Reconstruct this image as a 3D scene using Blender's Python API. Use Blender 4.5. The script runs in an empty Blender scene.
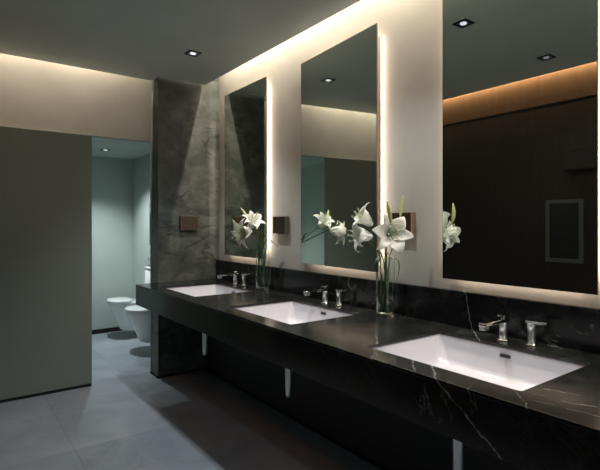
import bpy, bmesh, math, random
from mathutils import Vector, Matrix
random.seed(7)
PI = math.pi
S = bpy.context.scene
COL = S.collection

# ------------------------------------------------------------------ materials
def new_mat(name):
    m = bpy.data.materials.new(name); m.use_nodes = True
    nt = m.node_tree
    b = nt.nodes['Principled BSDF']
    return m, nt, b

def setp(b, **kw):
    for k, v in kw.items():
        k = {'color': 'Base Color', 'rough': 'Roughness', 'metal': 'Metallic', 'ior': 'IOR', 'trans': 'Transmission Weight',
             'spec': 'Specular IOR Level', 'coat': 'Coat Weight', 'sub': 'Subsurface Weight'}[k]
        if k == 'Base Color': v = (*v, 1)
        b.inputs[k].default_value = v

def nd(nt, t, **kw):
    n = nt.nodes.new(t)
    for k, v in kw.items(): setattr(n, k, v)
    return n

def coords(nt, scale=(1, 1, 1), rot=(0, 0, 0), loc=(0, 0, 0)):
    g = nd(nt, 'ShaderNodeNewGeometry')       # world position: stable from any camera
    mp = nd(nt, 'ShaderNodeMapping')
    mp.inputs['Scale'].default_value = scale; mp.inputs['Rotation'].default_value = rot; mp.inputs['Location'].default_value = loc
    nt.links.new(g.outputs['Position'], mp.inputs['Vector'])
    return mp.outputs['Vector']

def noise(nt, vec, scale, detail=6, rough=.55, dist=0):
    n = nd(nt, 'ShaderNodeTexNoise')
    n.inputs['Scale'].default_value = scale; n.inputs['Detail'].default_value = detail
    n.inputs['Roughness'].default_value = rough; n.inputs['Distortion'].default_value = dist
    nt.links.new(vec, n.inputs['Vector'])
    return n

def ramp(nt, fac, stops, interp='LINEAR'):
    r = nd(nt, 'ShaderNodeValToRGB'); r.color_ramp.interpolation = interp
    while len(r.color_ramp.elements) > 1: r.color_ramp.elements.remove(r.color_ramp.elements[-1])
    for i, (p, c) in enumerate(stops):
        e = r.color_ramp.elements[0] if i == 0 else r.color_ramp.elements.new(p)
        e.position = p; e.color = (*c, 1) if not isinstance(c, (int, float)) else (c, c, c, 1)
    nt.links.new(fac, r.inputs['Fac'])
    return r.outputs['Color']

def math_n(nt, op, a, b=None, c=None):
    n = nd(nt, 'ShaderNodeMath', operation=op)
    for i, v in enumerate((a, b, c)):
        if v is None: continue
        if isinstance(v, (int, float)): n.inputs[i].default_value = v
        else: nt.links.new(v, n.inputs[i])
    return n.outputs[0]

def mix(nt, fac, a, b, bt='MIX'):
    n = nd(nt, 'ShaderNodeMix', data_type='RGBA', blend_type=bt)
    for s, v in ((0, fac), (6, a), (7, b)):
        if isinstance(v, (int, float)): n.inputs[s].default_value = v
        elif isinstance(v, tuple): n.inputs[s].default_value = (*v, 1)
        else: nt.links.new(v, n.inputs[s])
    return n.outputs[2]

def bump(nt, b, h, strength=.1, dist=.01):
    n = nd(nt, 'ShaderNodeBump'); n.inputs['Strength'].default_value = strength; n.inputs['Distance'].default_value = dist
    nt.links.new(h, n.inputs['Height']); nt.links.new(n.outputs[0], b.inputs['Normal'])

def simple(name, color, rough=.5, metal=0, **kw):
    m, nt, b = new_mat(name); setp(b, color=color, rough=rough, metal=metal, **kw); return m

def plaster(name, color, rough=.75, var=.08, scale=3):
    m, nt, b = new_mat(name)
    v = coords(nt); n = noise(nt, v, scale, 5)
    c1 = tuple(x*(1-var) for x in color); c2 = tuple(min(1, x*(1+var)) for x in color)
    nt.links.new(ramp(nt, n.outputs['Fac'], [(.3, c1), (.7, c2)]), b.inputs['Base Color'])
    setp(b, rough=rough)
    bump(nt, b, noise(nt, v, 180, 3).outputs['Fac'], .04, .002)
    return m

# black marble with white veins
def black_marble():
    m, nt, b = new_mat('black_marble')
    v = coords(nt)
    base = ramp(nt, noise(nt, v, 2.2, 7, .6, .6).outputs['Fac'], [(.35, (.005, .006, .0056)), (.6, (.013, .0145, .0138)), (.8, (.032, .035, .033))])
    vs = coords(nt, scale=(1.0, 1.9, 1.3), rot=(.5, .4, .85))
    n1 = noise(nt, vs, 1.1, 8, .62, 1.1).outputs['Fac']
    ridge = math_n(nt, 'ABSOLUTE', math_n(nt, 'SUBTRACT', n1, .5))
    vein = ramp(nt, ridge, [(0, .8), (.003, .3), (.008, 0.0)])
    mask = ramp(nt, noise(nt, coords(nt, loc=(3.1, 1.7, 0)), 2.6, 4).outputs['Fac'], [(.60, 0.0), (.72, 1.0)])
    vv = math_n(nt, 'MULTIPLY', vein, mask)
    # the few bold veins by the near basin: bent lines x = x0 + k*(along) with noise wobble
    g = nd(nt, 'ShaderNodeNewGeometry'); sp = nd(nt, 'ShaderNodeSeparateXYZ'); nt.links.new(g.outputs['Position'], sp.inputs[0])
    wob = noise(nt, coords(nt), 14, 5, .65).outputs['Fac']
    wo = math_n(nt, 'MULTIPLY', math_n(nt, 'SUBTRACT', wob, .5), .06)
    def line(y0, kz, z0, zlo, zhi, width):
        yl = math_n(nt, 'MULTIPLY_ADD', math_n(nt, 'SUBTRACT', sp.outputs['Z'], z0), kz, y0)
        yl = math_n(nt, 'MULTIPLY_ADD', math_n(nt, 'SUBTRACT', sp.outputs['X'], 1.178), .9, yl)
        d = math_n(nt, 'ABSOLUTE', math_n(nt, 'ADD', math_n(nt, 'SUBTRACT', sp.outputs['Y'], yl), wo))
        l = ramp(nt, math_n(nt, 'DIVIDE', d, width), [(0, 1.0), (.35, .5), (1, 0.0)])
        l = math_n(nt, 'MULTIPLY', l, math_n(nt, 'GREATER_THAN', sp.outputs['Z'], zlo))
        l = math_n(nt, 'MULTIPLY', l, math_n(nt, 'LESS_THAN', sp.outputs['X'], zhi))
        return l
    brk = ramp(nt, noise(nt, coords(nt), 38, 3).outputs['Fac'], [(.40, .12), (.56, 1.0)])
    for args in ((.878, 1.35, .75, .3, 1.32, .007), (.985, -.3, .77, .76, 1.30, .005), (1.17, .5, .77, .762, 1.30, .0045), (.62, .2, .77, .762, 1.9, .0035)):
        vv = math_n(nt, 'MAXIMUM', vv, math_n(nt, 'MULTIPLY', line(*args), brk))
    # two thin veins running along the counter right of the near basin
    wo2 = math_n(nt, 'MULTIPLY', math_n(nt, 'SUBTRACT', noise(nt, coords(nt), 9, 4, .6).outputs['Fac'], .5), .05)
    for x0, k, wd in ((1.43, -.22, .0035), (1.52, -.25, .003), (1.36, -.2, .002)):
        xl = math_n(nt, 'MULTIPLY_ADD', sp.outputs['Y'], k, x0)
        dd = math_n(nt, 'ABSOLUTE', math_n(nt, 'ADD', math_n(nt, 'SUBTRACT', sp.outputs['X'], xl), wo2))
        l = math_n(nt, 'MULTIPLY', ramp(nt, math_n(nt, 'DIVIDE', dd, wd), [(0, .9), (.4, .4), (1, 0.0)]), math_n(nt, 'LESS_THAN', sp.outputs['Y'], .668))
        vv = math_n(nt, 'MAXIMUM', vv, math_n(nt, 'MULTIPLY', l, brk))
    cloud = ramp(nt, noise(nt, coords(nt), 9, 6, .7, .8).outputs['Fac'], [(.5, 0.0), (.75, .05)])
    vv = math_n(nt, 'MAXIMUM', vv, cloud)
    c = mix(nt, vv, base, (.42, .43, .42))
    nt.links.new(c, b.inputs['Base Color'])
    r = ramp(nt, noise(nt, v, 5, 4).outputs['Fac'], [(.3, .15), (.7, .24)])
    nt.links.new(r, b.inputs['Roughness'])
    setp(b, spec=.45)
    return m

def grey_stone():
    m, nt, b = new_mat('grey_stone')
    v = coords(nt, scale=(1, 1, 1.25))
    base = ramp(nt, noise(nt, v, 4.5, 10, .68, .35).outputs['Fac'], [(.30, (.024, .029, .024)), (.48, (.062, .070, .060)), (.64, (.125, .132, .115))])
    n1 = noise(nt, coords(nt, scale=(1, 1, 1.6), rot=(.2, .25, .2)), 3.4, 10, .7, .5).outputs['Fac']
    ridge = math_n(nt, 'ABSOLUTE', math_n(nt, 'SUBTRACT', n1, .5))
    dark = ramp(nt, ridge, [(0, 1.0), (.014, .6), (.04, 0.0)])
    mask = ramp(nt, noise(nt, coords(nt, loc=(5, 2, 1)), 3.5, 4).outputs['Fac'], [(.45, 0.0), (.58, 1.0)])
    c = mix(nt, math_n(nt, 'MULTIPLY', dark, mask), base, (.010, .012, .010))
    nt.links.new(c, b.inputs['Base Color'])
    setp(b, rough=.38)
    return m

def floor_mat():
    m, nt, b = new_mat('grey_marble_tiles')
    v = coords(nt, loc=(-.56, -.44+.02, 0))
    br = nd(nt, 'ShaderNodeTexBrick'); br.offset = 0; br.squash = 1
    br.inputs['Scale'].default_value = 1; br.inputs['Mortar Size'].default_value = .0016
    br.inputs['Brick Width'].default_value = .6; br.inputs['Row Height'].default_value = .6
    br.inputs['Color1'].default_value = (.33, .35, .395, 1); br.inputs['Color2'].default_value = (.40, .42, .47, 1)
    br.inputs['Mortar'].default_value = (.22, .23, .25, 1); br.inputs['Mortar Smooth'].default_value = .2
    nt.links.new(v, br.inputs['Vector'])
    cl = ramp(nt, noise(nt, coords(nt), 2.4, 8, .62, 1.0).outputs['Fac'], [(.3, (.78, .8, .82)), (.7, (1.15, 1.15, 1.15))])
    c = mix(nt, 1.0, br.outputs['Color'], cl, 'MULTIPLY')
    n1 = noise(nt, coords(nt, rot=(0, 0, .7), scale=(1, 1.6, 1)), 1.5, 8, .6, 1.3).outputs['Fac']
    ridge = math_n(nt, 'ABSOLUTE', math_n(nt, 'SUBTRACT', n1, .5))
    c = mix(nt, ramp(nt, ridge, [(0, .5), (.005, .2), (.014, 0.0)]), c, (.42, .44, .46))
    nt.links.new(c, b.inputs['Base Color'])
    setp(b, rough=.42, spec=.4)
    return m

def wood_dark(name, c1, c2, rough=.45):
    m, nt, b = new_mat(name)
    v = coords(nt, scale=(8, 8, .7))
    nt.links.new(ramp(nt, noise(nt, v, 3, 6, .6, .5).outputs['Fac'], [(.3, c1), (.7, c2)]), b.inputs['Base Color'])
    setp(b, rough=rough); return m

def petal_mat():
    m, nt, b = new_mat('lily_petal')
    tc = nd(nt, 'ShaderNodeTexCoord')
    n = noise(nt, tc.outputs['Object'], 60, 3)
    nt.links.new(ramp(nt, n.outputs['Fac'], [(.3, (.88, .89, .87)), (.7, (.95, .95, .94))]), b.inputs['Base Color'])
    setp(b, rough=.5)
    tr = nd(nt, 'ShaderNodeBsdfTranslucent'); tr.inputs['Color'].default_value = (.85, .87, .78, 1)
    mx = nd(nt, 'ShaderNodeMixShader'); mx.inputs[0].default_value = .3
    nt.links.new(b.outputs[0], mx.inputs[1]); nt.links.new(tr.outputs[0], mx.inputs[2])
    nt.links.new(mx.outputs[0], nt.nodes['Material Output'].inputs[0])
    return m

def leafy(name, c1, c2, rough=.45):
    m, nt, b = new_mat(name)
    tc = nd(nt, 'ShaderNodeTexCoord')
    n = noise(nt, tc.outputs['Object'], 35, 4)
    nt.links.new(ramp(nt, n.outputs['Fac'], [(.3, c1), (.7, c2)]), b.inputs['Base Color'])
    setp(b, rough=rough); return m

def emis(name, color, strength):
    m, nt, b = new_mat(name); setp(b, color=(0, 0, 0))
    b.inputs['Emission Color'].default_value = (*color, 1); b.inputs['Emission Strength'].default_value = strength
    return m

def glass(name, color=(1, 1, 1), ior=1.45, rough=0.0):
    m, nt, b = new_mat(name); setp(b, color=color, trans=1.0, rough=rough, ior=ior); return m

M = dict(
    marble=black_marble(), stone=grey_stone(), floor=floor_mat(),
    wall=plaster('warm_plaster', (.52, .485, .43)),
    header=plaster('header_plaster', (.37, .34, .285)),
    panel=plaster('olive_grey_panel', (.27, .30, .255), .55, .04, 2),
    ceil=plaster('ceiling_paint', (.60, .66, .60), .8, .04),
    teal=plaster('pale_toilet_wall', (.50, .56, .52), .6, .04),
    lower=plaster('dark_recess_panel', (.045, .046, .04), .6, .1),
    brown_lit=wood_dark('brown_veneer_lit', (.055, .034, .020), (.08, .05, .03)),  # paler version of the brown veneer, cove glow put into the colour
    brown=wood_dark('dark_brown_veneer', (.012, .008, .006), (.024, .016, .011)),
    black=simple('black_gap', (.006, .006, .006), .7),
    ceramic=simple('white_ceramic', (.66, .655, .70), .16),
    toilet=simple('toilet_ceramic', (.90, .92, .90), .18),
    chrome=simple('chrome', (.86, .87, .88), .09, 1.0),
    satin=simple('satin_steel', (.78, .80, .80), .32, 1.0),
    rubber=simple('black_plastic', (.01, .01, .01), .4),
    bronze=wood_dark('bronze_brown', (.035, .022, .014), (.06, .038, .024), .35),
    bronzeside=simple('brushed_bronze_edge', (.22, .16, .11), .35, .6),
    mirror=simple('mirror_silver', (.72, .78, .73), .0, 1.0),
    medge=simple('mirror_edge', (.30, .25, .18), .3, 1.0),
    mback=simple('mirror_backing', (.5, .45, .4), .7),
    petal=petal_mat(),
    bud=leafy('lily_bud_green', (.34, .42, .13), (.50, .55, .22)),
    stem=leafy('stem_green', (.05, .10, .03), (.09, .16, .05)),
    leaf=leafy('leaf_green', (.03, .075, .025), (.07, .13, .04)),
    anther=simple('anther', (.55, .58, .38), .6),
    pistil=simple('pistil_green', (.5, .6, .35), .5),
    glass=glass('clear_glass', (.93, .97, .95)), water=glass('water', (.88, .95, .90), 1.33),
    lens=emis('lamp_lens', (.9, .95, 1.0), 1.0), lensoff=emis('lamp_lens_dim', (.9, .95, 1.0), .25),
    picture=plaster('dark_print', (.012, .013, .012), .3, .3),
    picframe=simple('slate_frame', (.10, .105, .09), .35),
)

# ------------------------------------------------------------------ mesh helpers
def link(name, bm, mat, parent=None, smooth=False, loc=None):
    me = bpy.data.meshes.new(name)
    bmesh.ops.recalc_face_normals(bm, faces=bm.faces)
    bm.to_mesh(me); bm.free()
    if smooth:
        for p in me.polygons: p.use_smooth = True
    me.materials.append(M[mat] if isinstance(mat, str) else mat)
    o = bpy.data.objects.new(name, me); COL.objects.link(o)
    if parent: o.parent = parent
    if loc: o.location = loc
    return o

def box(bm, x0, x1, y0, y1, z0, z1, bev=0, seg=2):
    r = bmesh.ops.create_cube(bm, size=1)
    vs = r['verts']
    for v in vs:
        v.co = Vector(((x0+x1)/2+v.co.x*(x1-x0), (y0+y1)/2+v.co.y*(y1-y0), (z0+z1)/2+v.co.z*(z1-z0)))
    if bev:
        es = list({e for v in vs for e in v.link_edges})
        bmesh.ops.bevel(bm, geom=es, offset=bev, segments=seg, affect='EDGES', profile=.5)
    return vs

def loft(bm, loops, cap0=True, cap1=True):
    rings = [[bm.verts.new(p) for p in lp] for lp in loops]
    n = len(rings[0])
    for a, b in zip(rings, rings[1:]):
        for i in range(n):
            bm.faces.new((a[i], a[(i+1) % n], b[(i+1) % n], b[i]))
    if cap0: bm.faces.new(rings[0][::-1])
    if cap1: bm.faces.new(rings[-1])
    return rings

def circ(cx, cy, z, r, n=24, ry=None):
    ry = r if ry is None else ry
    return [(cx+r*math.cos(2*PI*i/n), cy+ry*math.sin(2*PI*i/n), z) for i in range(n)]

def rrect(cx, cy, z, hx, hy, r, n=6):
    pts = []
    for (sx, sy, a0) in ((1, 1, 0), (-1, 1, PI/2), (-1, -1, PI), (1, -1, 1.5*PI)):
        for k in range(n+1):
            a = a0 + k*PI/2/n
            pts.append((cx+sx*(hx-r)+r*math.cos(a), cy+sy*(hy-r)+r*math.sin(a), z))
    return pts

def lathe(bm, prof, cx=0, cy=0, n=28, cap0=True, cap1=True):
    loft(bm, [circ(cx, cy, z, r, n) for r, z in prof], cap0, cap1)

def tube(bm, pts, radii, n=10):
    pts = [Vector(p) for p in pts]
    if isinstance(radii, (int, float)): radii = [radii]*len(pts)
    loops = []; up = None
    for i, p in enumerate(pts):
        t = (pts[min(i+1, len(pts)-1)]-pts[max(i-1, 0)]).normalized()
        if up is None:
            up = t.orthogonal().normalized()
        up = (up - t*up.dot(t)).normalized()
        s = t.cross(up)
        loops.append([p+(up*math.cos(2*PI*k/n)+s*math.sin(2*PI*k/n))*radii[i] for k in range(n)])
    loft(bm, loops)

def bez(ctrl, n=16):
    """Catmull-Rom through the control points"""
    c = [Vector(p) for p in ctrl]
    c = [c[0]*2-c[1]]+c+[c[-1]*2-c[-2]]
    out = []
    for i in range(1, len(c)-2):
        for k in range(n):
            t = k/n
            out.append(.5*((2*c[i])+(-c[i-1]+c[i+1])*t+(2*c[i-1]-5*c[i]+4*c[i+1]-c[i+2])*t*t+(-c[i-1]+3*c[i]-3*c[i+1]+c[i+2])*t**3))
    out.append(c[-2]); return out

def empty(name, loc=(0, 0, 0), rz=0):
    o = bpy.data.objects.new(name, None); COL.objects.link(o); o.location = loc; o.rotation_euler.z = rz
    o.empty_display_size = .05
    return o

def tag(o, label, cat, group=None):
    o['label'] = label; o['category'] = cat
    if group: o['group'] = group
    return o

def struct(name, boxes, mat, label=None, parent=None, bev=0):
    bm = bmesh.new()
    for b in boxes: box(bm, *b, bev=bev)
    o = link(name, bm, mat, parent)
    if not parent: o['kind'] = 'structure'
    if label: o['label'] = label
    return o

def copy_tree(o, parent=None):
    c = o.copy(); COL.objects.link(c)
    if parent: c.parent = parent
    for ch in [x for x in bpy.data.objects if x.parent == o]: copy_tree(ch, c)
    return c

# ------------------------------------------------------------------ dimensions
H = 1.232                    # camera height
CZ = 2.412                   # ceiling
XW = 1.90                    # mirror wall
XM = 1.86                    # mirror faces
YD = 3.867                   # sliding panel
YH = 3.895                    # wall over the opening
PX, PY0, PY1 = 1.357, 3.74, 3.92   # stone pier
Y0 = -1.6
TX0, TX1, TY1, TZ = .35, 1.76, 5.69, 2.005
XL = -.14

struct('floor', [(XL-.2, 2.1, Y0-.1, TY1+.1, -.1, 0)], 'floor', 'grey marble tiled floor')
# hung ceiling with a slot along the walls, and the slab that closes the slots
struct('ceiling', [(XL+.10, 1.743, Y0, 3.69, CZ, CZ+.05), (XL+.10, PX-.01, 3.69, 3.845, CZ, CZ+.05),
                   (XL-.1, 2.05, Y0-.1, YH+.14, 2.90, 2.96)], 'ceil', 'grey hung ceiling with lit slots along its edges')
struct('wall_right', [(XW, 2.0, Y0, PY0, 0, 2.9)], 'wall', 'warm plaster wall behind the mirrors')
struct('wall_left', [(XL-.1, XL, Y0, YH, 0, 2.9)], 'brown', 'dark brown veneer wall opposite the mirrors')
struct('wall_front', [(XL-.1, 2.0, Y0-.1, Y0, 2.3, 2.9)], 'header', 'wall over the unseen front end, left open to let fill light in')  # front left open behind the camera so world light fills the room
struct('glow_band', [(XL, XL+.004, Y0, YD-.002, 2.20, 2.9)], 'brown_lit', 'paler band along the top of the brown wall, slot glow painted in')  # thin strip whose lighter colour strengthens the slot glow
struct('wall_back', [(XL-.1, PX, YH, YH+.07, 1.922, 2.9)], 'header', 'pale wall above the sliding panel and opening')
struct('wall_pier', [(PX, 2.0, PY0, PY1, 0, 2.9)], 'stone', 'grey-green veined stone pier at the end of the vanity')
d = struct('door_1', [(XL+.0005, .887, YD, YD+.045, .022, 1.912)], 'panel', 'olive grey sliding door panel', bev=.002)
struct('trim_1', [(XL, .885, YD+.004, YD+.04, 0, .022)], 'black', 'black gap strip under the sliding panel')
struct('trim_2', [(1.76, XW, Y0, PY0, 0, .61)], 'lower', 'dark recessed panel under the vanity')
struct('baseboard_right', [(1.752, 1.76, Y0, PY0, 0, .018)], 'black', 'thin black skirting under the vanity')
struct('baseboard_pier', [(PX-.004, 1.752, PY0-.005, PY0, 0, .018), (PX-.005, PX, PY0-.005, PY1, 0, .018)], 'black', 'thin black skirting round the stone pier')
# toilet room
struct('wall_toilet_back', [(TX0-.1, TX1+.1, TY1, TY1+.1, 0, 2.1)], 'teal', 'pale back wall of the toilet room')
struct('wall_toilet_right', [(TX1, TX1+.1, PY1, TY1, 0, 2.1)], 'teal', 'pale right wall of the toilet room')
struct('wall_toilet_left', [(TX0-.1, TX0, YH+.07, TY1, 0, 2.1)], 'teal', 'pale left wall of the toilet room')
struct('ceiling_toilet', [(TX0, TX1, YH+.07, TY1, TZ, TZ+.08)], 'teal', 'low pale ceiling of the toilet room')
struct('baseboard_toilet', [(TX0, TX1, TY1-.008, TY1, 0, .05)], 'black', 'dark skirting of the toilet room back wall')
struct('trim_3', [(PX-.006, PX, PY1-.012, YH+.01, 0, 1.922)], 'satin', 'slim metal door jamb at the stone pier')

# ------------------------------------------------------------------ vanity
XF, CT, AB = 1.178, .770, .611
TS = .012
SX, SHX, SHY = 1.503, .222, .303
SINKY = (3.165, 2.10, .998)
YE = -.75
def vanity():
    bm = bmesh.new()
    def loop(pts):
        vs = [bm.verts.new(p) for p in pts]
        return [bm.edges.new((vs[i], vs[(i+1) % len(vs)])) for i in range(len(vs))]
    es = loop([(XF, YE, CT), (XW-.002, YE, CT), (XW-.002, PY0-.001, CT), (XF, PY0-.001, CT)])
    for y in SINKY: es += loop(rrect(SX, y, CT, SHX, SHY, .009))
    r = bmesh.ops.triangle_fill(bm, edges=es, use_beauty=True, use_dissolve=False)
    # drop faces that landed in a basin hole
    for f in list(bm.faces):
        c = f.calc_center_median()
        if any(abs(c.x-SX) < SHX-.001 and abs(c.y-y) < SHY-.001 and all(abs(v.co.x-SX) < SHX+.001 and abs(v.co.y-y) < SHY+.001 for v in f.verts) for y in SINKY):
            bm.faces.remove(f)
    ext = bmesh.ops.extrude_face_region(bm, geom=list(bm.faces))
    for e in ext['geom']:
        if isinstance(e, bmesh.types.BMVert): e.co.z -= TS
    top = link('vanity_counter', bm, 'marble')
    bv = top.modifiers.new('bevel', 'BEVEL'); bv.width = .0022; bv.segments = 2; bv.limit_method = 'ANGLE'; bv.angle_limit = .9
    tag(top, 'long black marble vanity counter with three white basins let in', 'vanity')
    bm = bmesh.new()
    box(bm, XF, XF+.022, YE, PY0-.001, AB, CT-TS-.0005, bev=.001)
    box(bm, XF+.022, XW-.145, PY0-.023, PY0-.001, AB, CT-TS-.0005)
    link('apron', bm, 'marble', top)
vanity()
bm = bmesh.new(); box(bm, 1.868, XW-.001, YE, PY0-.001, CT+.0005, .930, bev=.0012)
tag(link('backsplash', bm, 'marble'), 'low black marble upstand running along the wall under the mirrors', 'backsplash')

def make_sink():
    root = empty('basin', (SX, 0, CT))
    bm = bmesh.new()
    hx, hy = SHX, SHY
    prof = [(.0, 0.004, .012), (-.006, .004, .013), (-.05, -.003, .028), (-.095, -.012, .04), (-.113, -.025, .05), (-.119, -.05, .05)]
    inner = [rrect(0, 0, -TS-.0005+dz, hx+g, hy+g, r) for dz, g, r in prof]
    outer = [rrect(0, 0, -TS-.0005+dz-(.0 if i == 0 else .010), hx+g+.022, hy+g+.022, r+.02) for i, (dz, g, r) in enumerate(prof)]
    loops = outer[::-1]+inner
    loft(bm, loops, True, True)
    link('bowl', bm, 'ceramic', root, smooth=True).modifiers.new('n', 'WEIGHTED_NORMAL')
    bm = bmesh.new()   # overflow slot in the back face
    loft(bm, [[(hx+.006-(.010), y, z-.043) for y, z, _ in rrect(0, 0, 0, .022, .0065, .006)],
              [(hx+.003, y, z-.043) for y, z, _ in rrect(0, 0, 0, .022, .0065, .006)]])
    link('overflow_slot', bm, 'rubber', root)
    bm = bmesh.new()
    lathe(bm, [(.034, -.1312), (.034, -.129), (.030, -.1275), (.012, -.1265), (.011, -.125)])
    link('drain', bm, 'chrome', root, smooth=True)
    return root
s0 = make_sink()
labs = ['white rectangular basin at the far end, beside the stone pier', 'white rectangular basin between the two flower vases',
        'white rectangular basin nearest the viewer, largest in the picture']
for i, y in enumerate(SINKY):
    s = s0 if i == 0 else copy_tree(s0)
    s.location.y = y; tag(s, labs[i], 'sink', 'basins in the vanity counter')

def make_tap():
    root = empty('tap', (1.79, 0, CT+.0005))
    bm = bmesh.new(); lathe(bm, [(.023, 0), (.023, .004), (.021, .006), (.015, .007)]); link('base_ring', bm, 'chrome', root, True)
    bm = bmesh.new(); lathe(bm, [(.0145, .007), (.0145, .068), (.013, .071)]); link('post', bm, 'satin', root, True)
    bm = bmesh.new()
    prof = [(.022, .074, .015), (.010, .073, .016), (-.06, .074, .016), (-.125, .074, .016), (-.146, .073, .016), (-.150, .074, .015)]
    th = [.013, .015, .012, .010, .010, .008]
    loops = []
    for (x, z, w), t in zip(prof, th):
        loops.append([(x, -w, z), (x, -w+.002, z+t), (x, w-.002, z+t), (x, w, z)])
    loft(bm, loops)
    bmesh.ops.bevel(bm, geom=list(bm.edges), offset=.0012, segments=1, affect='EDGES')
    link('spout', bm, 'chrome', root)
    bm = bmesh.new(); box(bm, -.148, -.120, -.012, .012, .058, .0735, bev=.0015); link('nozzle', bm, 'satin', root)
    bm = bmesh.new(); lathe(bm, [(.008, .0885), (.008, .096)]); box(bm, -.016, .016, -.016, .016, .096, .103, bev=.002)
    link('diverter_knob', bm, 'chrome', root)
    return root
def make_handle():
    root = empty('lever_valve', (1.805, 0, CT+.0005))
    bm = bmesh.new(); lathe(bm, [(.022, 0), (.022, .004), (.020, .006), (.015, .007)]); link('base_ring', bm, 'chrome', root, True)
    bm = bmesh.new(); lathe(bm, [(.0145, .007), (.0145, .066), (.0155, .068), (.0155, .080), (.013, .083)]); link('post', bm, 'satin', root, True)
    bm = bmesh.new()
    loft(bm, [[(-w, y, z), (-w, y, z+t), (w, y, z+t), (w, y, z)] for y, w, z, t in ((.017, .014, .083, .010), (-.02, .014, .084, .010), (-.062, .012, .088, .007))])
    bmesh.ops.bevel(bm, geom=list(bm.edges), offset=.001, segments=1, affect='EDGES')
    link('lever', bm, 'chrome', root)
    return root
t0, h0 = make_tap(), make_handle()
where = ['the far basin by the stone pier', 'the middle basin', 'the near basin']
for i, y in enumerate((3.255, 2.165, 1.045)):
    t = t0 if i == 0 else copy_tree(t0); t.location.y = y
    tag(t, 'chrome deck tap with long flat spout behind '+where[i], 'tap', 'chrome basin taps')
    h = h0 if i == 0 else copy_tree(h0); h.location.y = y-.108
    tag(h, 'separate chrome lever handle right of the tap at '+where[i], 'tap lever', 'chrome lever handles')

def make_trap():
    root = empty('bottle_trap', (1.45, 0, 0))
    bm = bmesh.new(); lathe(bm, [(.006, .318), (.013, .322), (.017, .335), (.0195, .38), (.0205, .50), (.0205, .615)]); link('trap_body', bm, 'satin', root, True)
    bm = bmesh.new(); tube(bm, bez([(.02, 0, .50), (.10, 0, .50), (.305, 0, .50)], 6), .013); link('waste_pipe', bm, 'rubber', root, True)
    bm = bmesh.new(); tube(bm, [(.29, 0, .50), (.309, 0, .50)], .028, 20); link('wall_flange', bm, 'rubber', root, True)
    return root
tr0 = make_trap()
for i, y in enumerate((3.07, 2.055, 1.015)):
    t = tr0 if i == 0 else copy_tree(tr0); t.location.y = y
    tag(t, 'pale metal bottle trap hanging under '+where[i], 'drain trap', 'bottle traps under the counter')

# ------------------------------------------------------------------ mirrors
MZ0, MZ1 = .982, 2.312
WARM = (1.0, .86, .73)
def area(name, loc, rot, sx, sy, power, color, spread=PI):
    l = bpy.data.lights.new(name, 'AREA'); l.shape = 'RECTANGLE'; l.size = sx; l.size_y = sy; l.energy = power; l.color = color; l.spread = spread
    o = bpy.data.objects.new(name, l); COL.objects.link(o); o.location = loc; o.rotation_euler = rot
    return o
def aim(o, d):
    o.rotation_euler = Vector(d).to_track_quat('-Z', 'Y').to_euler()
    return o
MIRR = [(2.923, 3.568, 'backlit tall mirror at the far end, against the stone pier'),
        (1.775, 2.527, 'backlit tall mirror in the middle, between the two vases'),
        (.728, 1.388, 'backlit wide mirror nearest the viewer, its top out of view')]
LEDP = 1.7
TILT = (0, 4.5, 0)        # the middle mirror hangs slightly turned, its near edge further off the wall
for mi, (y0, y1, lab) in enumerate(MIRR):
    tilt = math.radians(TILT[mi])
    z1 = MZ1 if mi != 1 else 2.300
    r = empty('mirror', (XM if mi != 1 else 1.852, (y0+y1)/2, (MZ0+z1)/2), -tilt); hy, hz = (y1-y0)/2, (z1-MZ0)/2
    # thin glass with bronze edge, spaced off the wall
    top = MZ1
    bm = bmesh.new(); box(bm, 0, .004, -hy+.0012, hy-.0012, -hz+.0012, hz-.0012); link('mirror_glass', bm, 'mirror', r)
    bm = bmesh.new()
    for b in ((-hy, hy, -hz, -hz+.0012), (-hy, hy, hz-.0012, hz), (-hy, -hy+.0012, -hz, hz), (hy-.0012, hy, -hz, hz)):
        box(bm, -.0005, .008, *b)
    link('mirror_edge', bm, 'medge', r)
    bm = bmesh.new(); box(bm, .0042, .012, -hy+.002, hy-.002, -hz+.002, hz-.002); box(bm, .012, .0395 if mi != 1 else .018, -hy+.05, hy-.05, -hz+.05, hz-.05)
    link('backing', bm, 'mback', r)
    tag(r, lab, 'mirror', 'backlit mirrors over the vanity')
    yc, zc = (y0+y1)/2, (MZ0+MZ1)/2
    for nm, loc, d, L, p in (('mirror_glow', (1.886, y0+.045, zc), (.25, -1, 0), 2*hz-.1, .9 if mi != 1 else .5), ('mirror_glow', (1.886, y1-.045, zc), (.25, 1, 0), 2*hz-.1, .55),
                             ('mirror_glow', (1.886, yc, MZ0+.045), (.25, 0, -1), 2*hy-.1, .6), ('mirror_glow', (1.886, yc, MZ1-.045), (.25, 0, 1), 2*hy-.1, .25)):
        a = area(nm, loc, (0, 0, 0), .012, L, LEDP*p*L, WARM)
        dv = Vector(d).normalized()
        # long axis along the mirror's edge
        ax = Vector((0, 0, 1)) if abs(d[1]) > .5 else Vector((0, 1, 0))
        zx = -dv; xx = ax.cross(zx).normalized(); yy = zx.cross(xx)
        a.rotation_euler = Matrix((xx, yy, zx)).transposed().to_euler()

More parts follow.
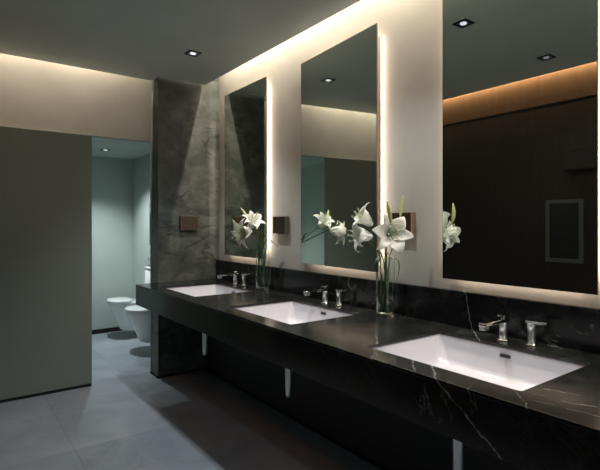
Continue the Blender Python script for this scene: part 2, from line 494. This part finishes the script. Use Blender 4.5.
# ------------------------------------------------------------------ wall boxes (bronze)
def wall_box(loc, rz, lab):
    r = empty('wall_dispenser', loc, rz)      # local: face looks to -Y, width along X
    bm = bmesh.new(); box(bm, -.076, .076, -.034, 0, -.06, .06, bev=.0015); link('case', bm, 'bronzeside', r)
    bm = bmesh.new(); box(bm, -.073, .073, -.0365, -.0345, -.057, .057, bev=.0006); link('front_plate', bm, 'bronze', r)
    bm = bmesh.new(); box(bm, -.035, .035, -.028, -.010, -.0635, -.0603); link('outlet_slot', bm, 'rubber', r)
    tag(r, lab, 'wall dispenser', 'square bronze boxes on the walls')
wall_box((1.611, PY0, 1.248), 0, 'square brown box mounted on the grey stone pier')
wall_box((XW, 2.765, 1.232), -PI/2, 'square bronze box on the wall between far and middle mirrors')
wall_box((XW, 1.655, 1.236), -PI/2, 'square bronze box on the wall behind the near lilies')

# ------------------------------------------------------------------ downlights
def downlight(x, y, lab, power, z=CZ, on=True, size=1.9, col=(1, .93, .85), blend=.6):
    r = empty('downlight', (x, y, z))
    bm = bmesh.new()
    w = .045
    for b in ((-w, w, -w, -w+.012), (-w, w, w-.012, w), (-w, -w+.012, -w+.012, w-.012), (w-.012, w, -w+.012, w-.012)):
        box(bm, b[0], b[1], b[2], b[3], -.006, -.0005)
    link('trim_ring', bm, 'rubber', r)
    bm = bmesh.new(); lathe(bm, [(.018, -.001), (.019, -.006), (.012, -.008)]); link('lens', bm, 'lens' if on else 'lensoff', r, True)
    bm = bmesh.new(); box(bm, -w+.012, w-.012, -w+.012, w-.012, -.0025, -.0008); link('reflector', bm, 'satin', r)
    tag(r, lab, 'ceiling light', 'square recessed downlights')
    if power:
        l = bpy.data.lights.new('downlight_beam', 'SPOT'); l.energy = power; l.spot_size = size; l.spot_blend = blend; l.shadow_soft_size = .02; l.color = col
        o = bpy.data.objects.new('downlight_beam', l); COL.objects.link(o); o.location = (x, y, z-.03)
COOL = (.88, .97, 1.0)
downlight(1.352, 3.056, 'small square downlight in the ceiling in front of the stone pier', 42, size=1.6, col=COOL, blend=.8)
downlight(1.30, 1.66, 'small square downlight seen reflected high in the near mirror', 31, size=1.9, col=COOL, blend=.8)
downlight(.34, 1.65, 'faint square downlight reflected near the brown wall in the near mirror', 6, on=False, col=COOL)
downlight(1.30, .35, 'square downlight over the counter outside the right of the picture', 22, col=COOL)
downlight(1.30, 5.10, 'small square downlight in the low toilet ceiling', 80, z=TZ, col=(.88, .98, 1.0), size=1.9, blend=1.0)

# cove lamps in the ceiling slots
def cove(a, b, w, power, color, d, spread=PI):
    a = Vector(a); b = Vector(b); L = (b-a).length; ax = (b-a).normalized(); dv = Vector(d).normalized()
    o = area('cove_light', (a+b)/2, (0, 0, 0), w, L, power*L, color, spread)
    zx = -dv; xx = ax.cross(zx).normalized(); yy = zx.cross(xx)
    o.rotation_euler = Matrix((xx, yy, zx)).transposed().to_euler()
cove((1.83, Y0+.1, 2.78), (1.83, 3.55, 2.78), .02, 16.5, WARM, (0, 0, -1))
cove((XL+.02, 3.828, 2.76), (PX-.25, 3.828, 2.76), .008, 27.0, WARM, (0, .4, -1))
cove((XL+.05, Y0+.1, 2.53), (XL+.05, 3.70, 2.53), .015, 16.0, (1.0, .60, .32), (-1, 0, -.9), 1.9)

# ------------------------------------------------------------------ toilets
def make_toilet():
    r = empty('toilet', (TX1, 0, 0))
    def oval(x0, x1, w, z, n=32):
        # egg outline from the wall (x1, square-ish) to the tip (x0, round)
        pts = []
        for i in range(n):
            a = 2*PI*i/n
            c, s = math.cos(a), math.sin(a)
            e = .55 if c > 0 else 1.0
            cx = (x0+x1)/2; hx = (x1-x0)/2
            pts.append((cx+hx*(abs(c)**e)*(1 if c > 0 else -1), w*(abs(s)**(.75 if c > 0 else 1))*(1 if s > 0 else -1), z))
        return pts
    bm = bmesh.new()
    loft(bm, [oval(-.21, -.001, .09, .075), oval(-.24, -.001, .11, .09), oval(-.275, -.001, .125, .17), oval(-.325, -.001, .148, .28), oval(-.364, -.001, .165, .355), oval(-.37, -.001, .172, .385), oval(-.366, -.001, .17, .392)])
    link('bowl', bm, 'toilet', r, True)
    bm = bmesh.new(); loft(bm, [oval(-.372, -.13, .176, .393), oval(-.378, -.128, .18, .399), oval(-.376, -.128, .178, .405)]); link('seat', bm, 'toilet', r, True)
    bm = bmesh.new(); loft(bm, [oval(-.374, -.135, .176, .406), oval(-.378, -.133, .179, .411), oval(-.37, -.133, .172, .418), oval(-.33, -.16, .13, .423)]); link('lid', bm, 'toilet', r, True)
    for sy in (-.05, .05):
        bm = bmesh.new(); box(bm, -.155, -.125, sy-.01, sy+.01, .424, .436, .003); link('hinge', bm, 'chrome', r)
    bm = bmesh.new()
    loft(bm, [rrect(-.071, 0, .424, .07, .16, .02), rrect(-.073, 0, .45, .072, .168, .025), rrect(-.069, 0, .785, .068, .17, .025)]); link('cistern', bm, 'toilet', r, True)
    bm = bmesh.new()
    loft(bm, [rrect(-.071, 0, .786, .070, .173, .025), rrect(-.071, 0, .80, .070, .173, .025), rrect(-.071, 0, .806, .062, .165, .02)]); link('cistern_lid', bm, 'toilet', r, True)
    bm = bmesh.new(); lathe(bm, [(.02, .8065), (.02, .811), (.017, .813)], -.071, 0); link('flush_button', bm, 'chrome', r, True)
    return r
w0 = make_toilet(); w0.location.y = 4.70
tag(w0, 'nearer white wall-hung toilet, partly hidden by the black counter', 'toilet', 'toilets in the side room')
w1 = copy_tree(w0); w1.location.y = 5.36
for ch in [c for c in bpy.data.objects if c.parent == w1 and c.name.startswith(('cistern', 'flush'))]: bpy.data.objects.remove(ch)   # its cistern is in the wall
tag(w1, 'farther white wall-hung toilet by the back wall', 'toilet', 'toilets in the side room')
bm = bmesh.new(); box(bm, TX1-.05, TX1, 5.02, 5.16, .875, .885, .003); box(bm, TX1-.012, TX1, 5.03, 5.15, .80, .875, .003)
r = link('paper_holder', bm, 'satin'); tag(r, 'small metal paper holder on the toilet room wall above the toilet', 'paper holder')
bm = bmesh.new(); tube(bm, [(TX1-.04, 4.965, 1.02), (TX1-.04, 4.965, 1.46)], .011); 
for z in (1.03, 1.45): tube(bm, [(TX1-.04, 4.965, z), (TX1, 4.965, z)], .008)
tag(link('grab_bar', bm, 'rubber', None, True), 'slim dark upright bar on the toilet room wall', 'grab bar')

# ------------------------------------------------------------------ things on the brown wall, seen in the near mirror
r = empty('framed_picture', (XL, 1.742, 1.185), 0)
bm = bmesh.new()
for b in ((-.14, .14, -.245, -.215), (-.14, .14, .215, .245), (-.14, -.11, -.215, .215), (.11, .14, -.215, .215)): box(bm, 0, .02, *b, bev=.001)
link('frame', bm, 'picframe', r)
bm = bmesh.new(); box(bm, 0, .010, -.11, .11, -.215, .215); link('print', bm, 'picture', r)
tag(r, 'dark picture in a slate frame on the brown wall, seen in the near mirror', 'picture')
r = empty('wall_cabinet', (XL, 1.56, 1.72))
bm = bmesh.new(); box(bm, 0, .085, -.16, .16, -.075, .09, bev=.002); link('case', bm, 'black', r)
bm = bmesh.new(); box(bm, .0855, .09, -.157, .157, -.072, .087, bev=.001); link('door', bm, 'brown', r)
tag(r, 'shallow black cabinet above the dark picture, seen in the near mirror', 'cabinet')
a = area('cabinet_underlight', (XL+.05, 1.44, 1.64), (0, 0, 0), .04, .03, .12, (1, .6, .3))

# ------------------------------------------------------------------ vases
RGT = Vector((.803, -.595, 0)); FWD = Vector((.596, .8035, 0)); UP = Vector((0, 0, 1))
def vase(x, y, lab):
    R, Hh = .0475, .292
    r = empty('vase', (x, y, CT+.0005))
    bm = bmesh.new()
    lathe(bm, [(R-.006, 0), (R-.004, 0), (R-.001, .001), (R, .004), (R, .006), (R, .15), (R, Hh-.003), (R, Hh-.002), (R-.0012, Hh), (R-.0018, Hh), (R-.003, Hh-.002), (R-.003, Hh-.003), (R-.003, .15), (R-.003, .016), (R-.003, .014), (R-.006, .011), (R-.008, .011), (R-.010, .011)], n=48)
    link('vase_glass', bm, 'glass', r, True)
    bm = bmesh.new(); lathe(bm, [(R-.012, .0118), (R-.010, .0118), (R-.0036, .0166), (R-.0036, .02), (R-.0036, .068), (R-.0036, .0695), (R-.0042, .07), (R-.006, .07)], n=40); link('water', bm, 'water', r, True)
    tag(r, lab, 'vase', 'glass cylinder vases')
V1, V2 = (1.805, 2.882), (1.785, 1.68)
vase(*V1, 'clear glass cylinder vase between the far and middle basins')
vase(*V2, 'clear glass cylinder vase between the middle and near basins')

def frame_of(axis, roll=0):
    z = Vector(axis).normalized(); x = UP.cross(z)
    if x.length < .01: x = Vector((1, 0, 0))
    x.normalize(); y = z.cross(x)
    m = Matrix((x, y, z)).transposed()
    return m @ Matrix.Rotation(roll, 3, 'Z')

def petal_bm(L, W, openr, curl, twist=0):
    """petal in the flower frame: leaves the axis (z) at +x, funnel then recurved tip"""
    bm = bmesh.new()
    nt_, nw = 16, 6
    # profile by turning angle
    x, z = .006, 0.0
    P = []
    for i in range(nt_+1):
        t = i/nt_
        ang = math.radians(14 + openr*t**1.1 + curl*max(0, t-.55)**1.3/.45**1.3)   # angle away from the axis
        P.append((x, z, ang))
        x += L/nt_*math.sin(ang); z += L/nt_*math.cos(ang)
    rows = []
    for i, (px, pz, ang) in enumerate(P):
        t = i/nt_
        w = W*(.16+.84*math.sin(PI*min(1, t**.85*.93+.03))**.8)*(1 if t < .6 else max(.03, 1-((t-.6)/.4)**1.45))
        row = []
        for j in range(nw+1):
            s = (j/nw-.5)*2
            cup = (.22*w*(s*s) - .05*w*math.exp(-(s*3)**2))*(1-.9*t) + .012*W/.02*math.sin(t*9+s*3)*.12*w/W
            n = Vector((-math.cos(ang), 0, math.sin(ang)))
            # near the tube petals wrap the axis
            wrap = (1-t)**2
            p = Vector((px, 0, pz)) + Vector((0, 1, 0))*w*s + n*(cup + .55*wrap*w*s*s)
            p += Vector((0, 1, 0))*twist*t*t
            row.append(bm.verts.new(p))
        rows.append(row)
    for a, b in zip(rows, rows[1:]):
        for j in range(nw): bm.faces.new((a[j], a[j+1], b[j+1], b[j]))
    return bm

def flower(root, base, axis, scale=1.0, roll=0, openr=62, curl=95, seed=0):
    rnd = random.Random(seed)
    m = frame_of(axis, roll)
    for k in range(6):
        inner = k % 2 == 0
        L = (.125 if inner else .13)*scale*rnd.uniform(.94, 1.05); W = (.031 if inner else .022)*scale
        bm = petal_bm(L, W, openr*rnd.uniform(.88, 1.12)*(1 if inner else 1.08), curl*rnd.uniform(.75, 1.2), rnd.uniform(-.012, .012))
        R = m @ Matrix.Rotation(k*PI/3, 3, 'Z')
        off = 0 if inner else -.0015
        bmesh.ops.transform(bm, matrix=Matrix.Translation(Vector(base)) @ R.to_4x4() @ Matrix.Translation((off, 0, 0)), verts=bm.verts)
        o = link('petal', bm, 'petal', root, True)
        sd = o.modifiers.new('thickness', 'SOLIDIFY'); sd.thickness = .0012
        ss = o.modifiers.new('sub', 'SUBSURF'); ss.levels = 1; ss.render_levels = 1
    B = Vector(base)
    for k in range(6):
        a = k*PI/3+.5; c, s = math.cos(a), math.sin(a)
        pts = [B+m@Vector((c*r_, s*r_, z_))*scale for r_, z_ in ((.003, .01), (.008, .05), (.018, .085), (.028, .105))]
        bm = bmesh.new(); tube(bm, bez(pts, 5), .0009*scale, 6); st = link('stamen', bm, 'pistil', root, True)
        bm = bmesh.new()
        e = pts[-1]; t = (m@Vector((-s, c, .25))).normalized()
        tube(bm, [e-t*.006*scale, e-t*.003*scale, e+t*.003*scale, e+t*.006*scale], [.0005, .0017*scale, .0017*scale, .0005], 6)
        link('anther', bm, 'anther', st, True)
    pts = [B+m@Vector((r_, 0, z_))*scale for r_, z_ in ((0, .008), (.001, .06), (.006, .115))]
    bm = bmesh.new(); tube(bm, bez(pts, 5), [.0013*scale]*10+[.003*scale], 8); link('pistil', bm, 'pistil', root, True)

def leaf(root, base, tip, width, sag=.02, up=UP):
    base, tip = Vector(base), Vector(tip); d = tip-base; side = d.cross(up)
    if side.length < 1e-4: side = Vector((1, 0, 0))
    side.normalize(); nrm = side.cross(d).normalized()
    bm = bmesh.new(); rows = []
    n = 12
    for i in range(n+1):
        t = i/n; w = width*math.sin(PI*min(1, t*.9+.06))**.9*(1-.25*t)
        if i == n: w = .0004
        c = base+d*t+nrm*sag*math.sin(PI*t)*1.0 - UP*sag*.8*t*t
        rows.append([bm.verts.new(c+side*w*s+nrm*abs(s)*w*.35) for s in (-1, -.5, 0, .5, 1)])
    for a, b in zip(rows, rows[1:]):
        for j in range(4): bm.faces.new((a[j], a[j+1], b[j+1], b[j]))
    o = link('leaf', bm, 'leaf', root, True)
    sd = o.modifiers.new('thickness', 'SOLIDIFY'); sd.thickness = .0009

def bud(root, base, axis, L, R=.0095):
    m = frame_of(axis); bm = bmesh.new()
    loops = []
    for i in range(13):
        t = i/12; r = R*(math.sin(PI*(t*.93+.035))**.75)*(1.0-.12*t)
        lp = []
        for k in range(18):
            a = 2*PI*k/18; rr = r*(1+.10*math.cos(3*a))
            lp.append(Vector(base)+m@Vector((rr*math.cos(a)+.006*math.sin(PI*t), rr*math.sin(a), L*t)))
        loops.append(lp)
    loft(bm, loops); link('bud', bm, 'bud', root, True)

def stem(vc, foot, mouth, ctrl, rad=.0028):
    """stem mesh from the vase floor through its mouth to the flower; root of the whole lily"""
    pts = [(vc[0]+foot[0], vc[1]+foot[1], CT+.02), (vc[0]+mouth[0], vc[1]+mouth[1], CT+.285)]+[tuple(c) for c in ctrl]
    bm = bmesh.new(); p = bez(pts, 8); tube(bm, p, [rad]*len(p), 8)
    return link('lily', bm, 'stem', None, True)

def lily(vc, foot, mouth, ctrl, centre, axis, lab, group, **kw):
    ax = Vector(axis).normalized(); base = Vector(centre)-ax*.055*kw.get('scale', 1)
    o = stem(vc, foot, mouth, list(ctrl)+[base+ax*.003])
    o['label'] = lab; o['category'] = 'flower'; o['group'] = group
    flower(o, base, ax, **kw); return o

def img(r_, u_, f_): return RGT*r_+UP*u_+FWD*f_

# --- near bouquet
G2 = 'white lilies in the near vase'
cA = (1.672, 1.533, 1.192)
l = lily(V2, (.015, .01), (-.02, -.028), [(1.725, 1.615, 1.13)], cA, img(.12, .12, -1), 'wide open white lily facing the viewer, largest bloom in the near vase', G2, scale=1.32, roll=.87, openr=60, curl=115, seed=3)
leaf(l, (1.755, 1.65, 1.075), (1.70, 1.58, 1.10), .010, .015)
cB = (1.582, 1.628, 1.262)
l = lily(V2, (-.01, .02), (-.032, .004), [(1.69, 1.665, 1.13), (1.62, 1.64, 1.19)], cB, img(-.82, .55, -.12), 'upper left white lily of the near vase, tilted up and left', G2, scale=.98, roll=.2, openr=36, curl=125, seed=5)
leaf(l, (1.70, 1.665, 1.11), (1.60, 1.66, 1.20), .011, .02)
cC = (1.530, 1.592, 1.180)
l = lily(V2, (.0, -.02), (-.030, -.016), [(1.68, 1.65, 1.12), (1.60, 1.63, 1.165)], cC, img(-.97, .02, -.18), 'lower left white lily of the near vase, drooping with curled petals', G2, scale=1.02, roll=.5, openr=42, curl=165, seed=11)
# buds on stems of their own
def bud_stem(vc, foot, mouth, ctrl, base, tip, lab, group, R=.0095):
    b, t = Vector(base), Vector(tip)
    o = stem(vc, foot, mouth, list(ctrl)+[b], .002); o.name = 'lily_bud'
    o['label'] = lab; o['category'] = 'flower bud'; o['group'] = group
    bud(o, b, t-b, (t-b).length, R); return o
B2 = 'green lily buds in the near vase'
bud_stem(V2, (-.02, 0), (-.020, .01), [(1.70, 1.60, 1.15)], (1.632, 1.500, 1.238), (1.614, 1.507, 1.345), 'closed green bud standing left behind the big near lily', B2, .0105)
bud_stem(V2, (.01, .025), (-.005, -.03), [(1.745, 1.58, 1.15)], (1.728, 1.530, 1.265), (1.742, 1.525, 1.372), 'taller closed green bud right of the big near lily', B2, .0095)
# foliage round the mouth of the near vase
def leaves(vc, specs, lab, group):
    o = stem(vc, (.0, .0), (.008, .008), [(vc[0]-.01, vc[1]-.01, CT+.36)], .003); o.name = 'leafy_stem'
    o['label'] = lab; o['category'] = 'foliage stem'; o['group'] = group
    for b, t, w, s in specs: leaf(o, b, t, w, s)
    return o
def vl(vc, b, t): return (vc[0]+b[0], vc[1]+b[1], CT+b[2]), (vc[0]+t[0], vc[1]+t[1], CT+t[2])
def leafset(vc, L): return [(*vl(vc, b, t), w, s) for b, t, w, s in L]
leaves(V2, leafset(V2, [((-.01, 0, .30), (-.062, -.012, .225), .010, .05), ((0, 0, .30), (.02, -.055, .215), .010, .05),
                        ((-.005, .0, .06), (-.028, .015, .27), .012, .0), ((.004, .0, .05), (.022, -.02, .25), .012, .0), ((0, .0, .08), (.005, -.03, .30), .011, .0), ((.0, -.01, .10), (-.022, -.022, .29), .010, .0)]),
       'dark green leafy stem filling the near vase', 'leafy stems in the vases')

# --- far bouquet
G1 = 'white lilies in the far vase'
cF = (1.512, 2.650, 1.183)
l = lily(V1, (.01, .0), (-.03, -.022), [(1.71, 2.77, 1.12), (1.63, 2.71, 1.17)], cF, img(-.70, -.15, -.60), 'white lily of the far vase facing left, lowest bloom', G1, scale=1.28, roll=.1, openr=58, curl=95, seed=21)
leaf(l, (1.73, 2.79, 1.10), (1.70, 2.72, 1.20), .013, .02)
cG = (1.610, 2.690, 1.255)
l = lily(V1, (-.01, .01), (-.034, .006), [(1.72, 2.77, 1.14), (1.66, 2.72, 1.20)], cG, img(.35, .60, -.45), 'half open white lily of the far vase tilted up right behind', G1, scale=1.12, roll=.4, openr=42, curl=115, seed=24)
B1 = 'green lily buds in the far vase'
bud_stem(V1, (-.02, 0), (-.025, .018), [(1.70, 2.78, 1.15)], (1.585, 2.70, 1.268), (1.545, 2.735, 1.345), 'long green bud above the far lilies, pointing up left', B1, .0095)
bud_stem(V1, (-.015, -.012), (-.036, -.008), [(1.68, 2.76, 1.13)], (1.50, 2.70, 1.225), (1.475, 2.72, 1.268), 'small green bud just above left of the lowest far lily', B1, .006)
leaves(V1, leafset(V1, [((0, -.005, .29), (.055, -.12, .345), .009, .05), ((0, 0, .30), (-.05, .0, .40), .012, .01), ((-.01, 0, .30), (.0, -.06, .41), .013, .01),
                        ((-.005, .0, .05), (-.03, .012, .27), .013, .0), ((.004, .0, .06), (.024, -.02, .27), .012, .0), ((0, .0, .08), (.005, -.03, .30), .012, .0), ((-.01, .0, .20), (-.05, -.03, .36), .011, .0)]),
       'dark green leafy stem in the far vase with one arching leaf', 'leafy stems in the vases')

# ------------------------------------------------------------------ camera, world, view
cam = bpy.data.cameras.new('camera'); co = bpy.data.objects.new('camera', cam); COL.objects.link(co)
cam.sensor_width = 36; cam.lens = 28.5; cam.shift_y = -10/600; cam.clip_start = .02
co.location = (0, 0, H); co.rotation_euler = (PI/2, 0, -math.atan2(.596, .8035))
S.camera = co
w = bpy.data.worlds.new('world'); S.world = w; w.use_nodes = True
w.node_tree.nodes['Background'].inputs[0].default_value = (.50, .62, .60, 1)  # cool ambient fill, added through the open front end
S.view_settings.view_transform = 'Standard'; S.view_settings.look = 'None'; S.view_settings.gamma = 1; S.view_settings.exposure = .06
S.cycles.max_bounces = 10; S.cycles.transmission_bounces = 10; S.cycles.glossy_bounces = 6
S.cycles.caustics_reflective = False
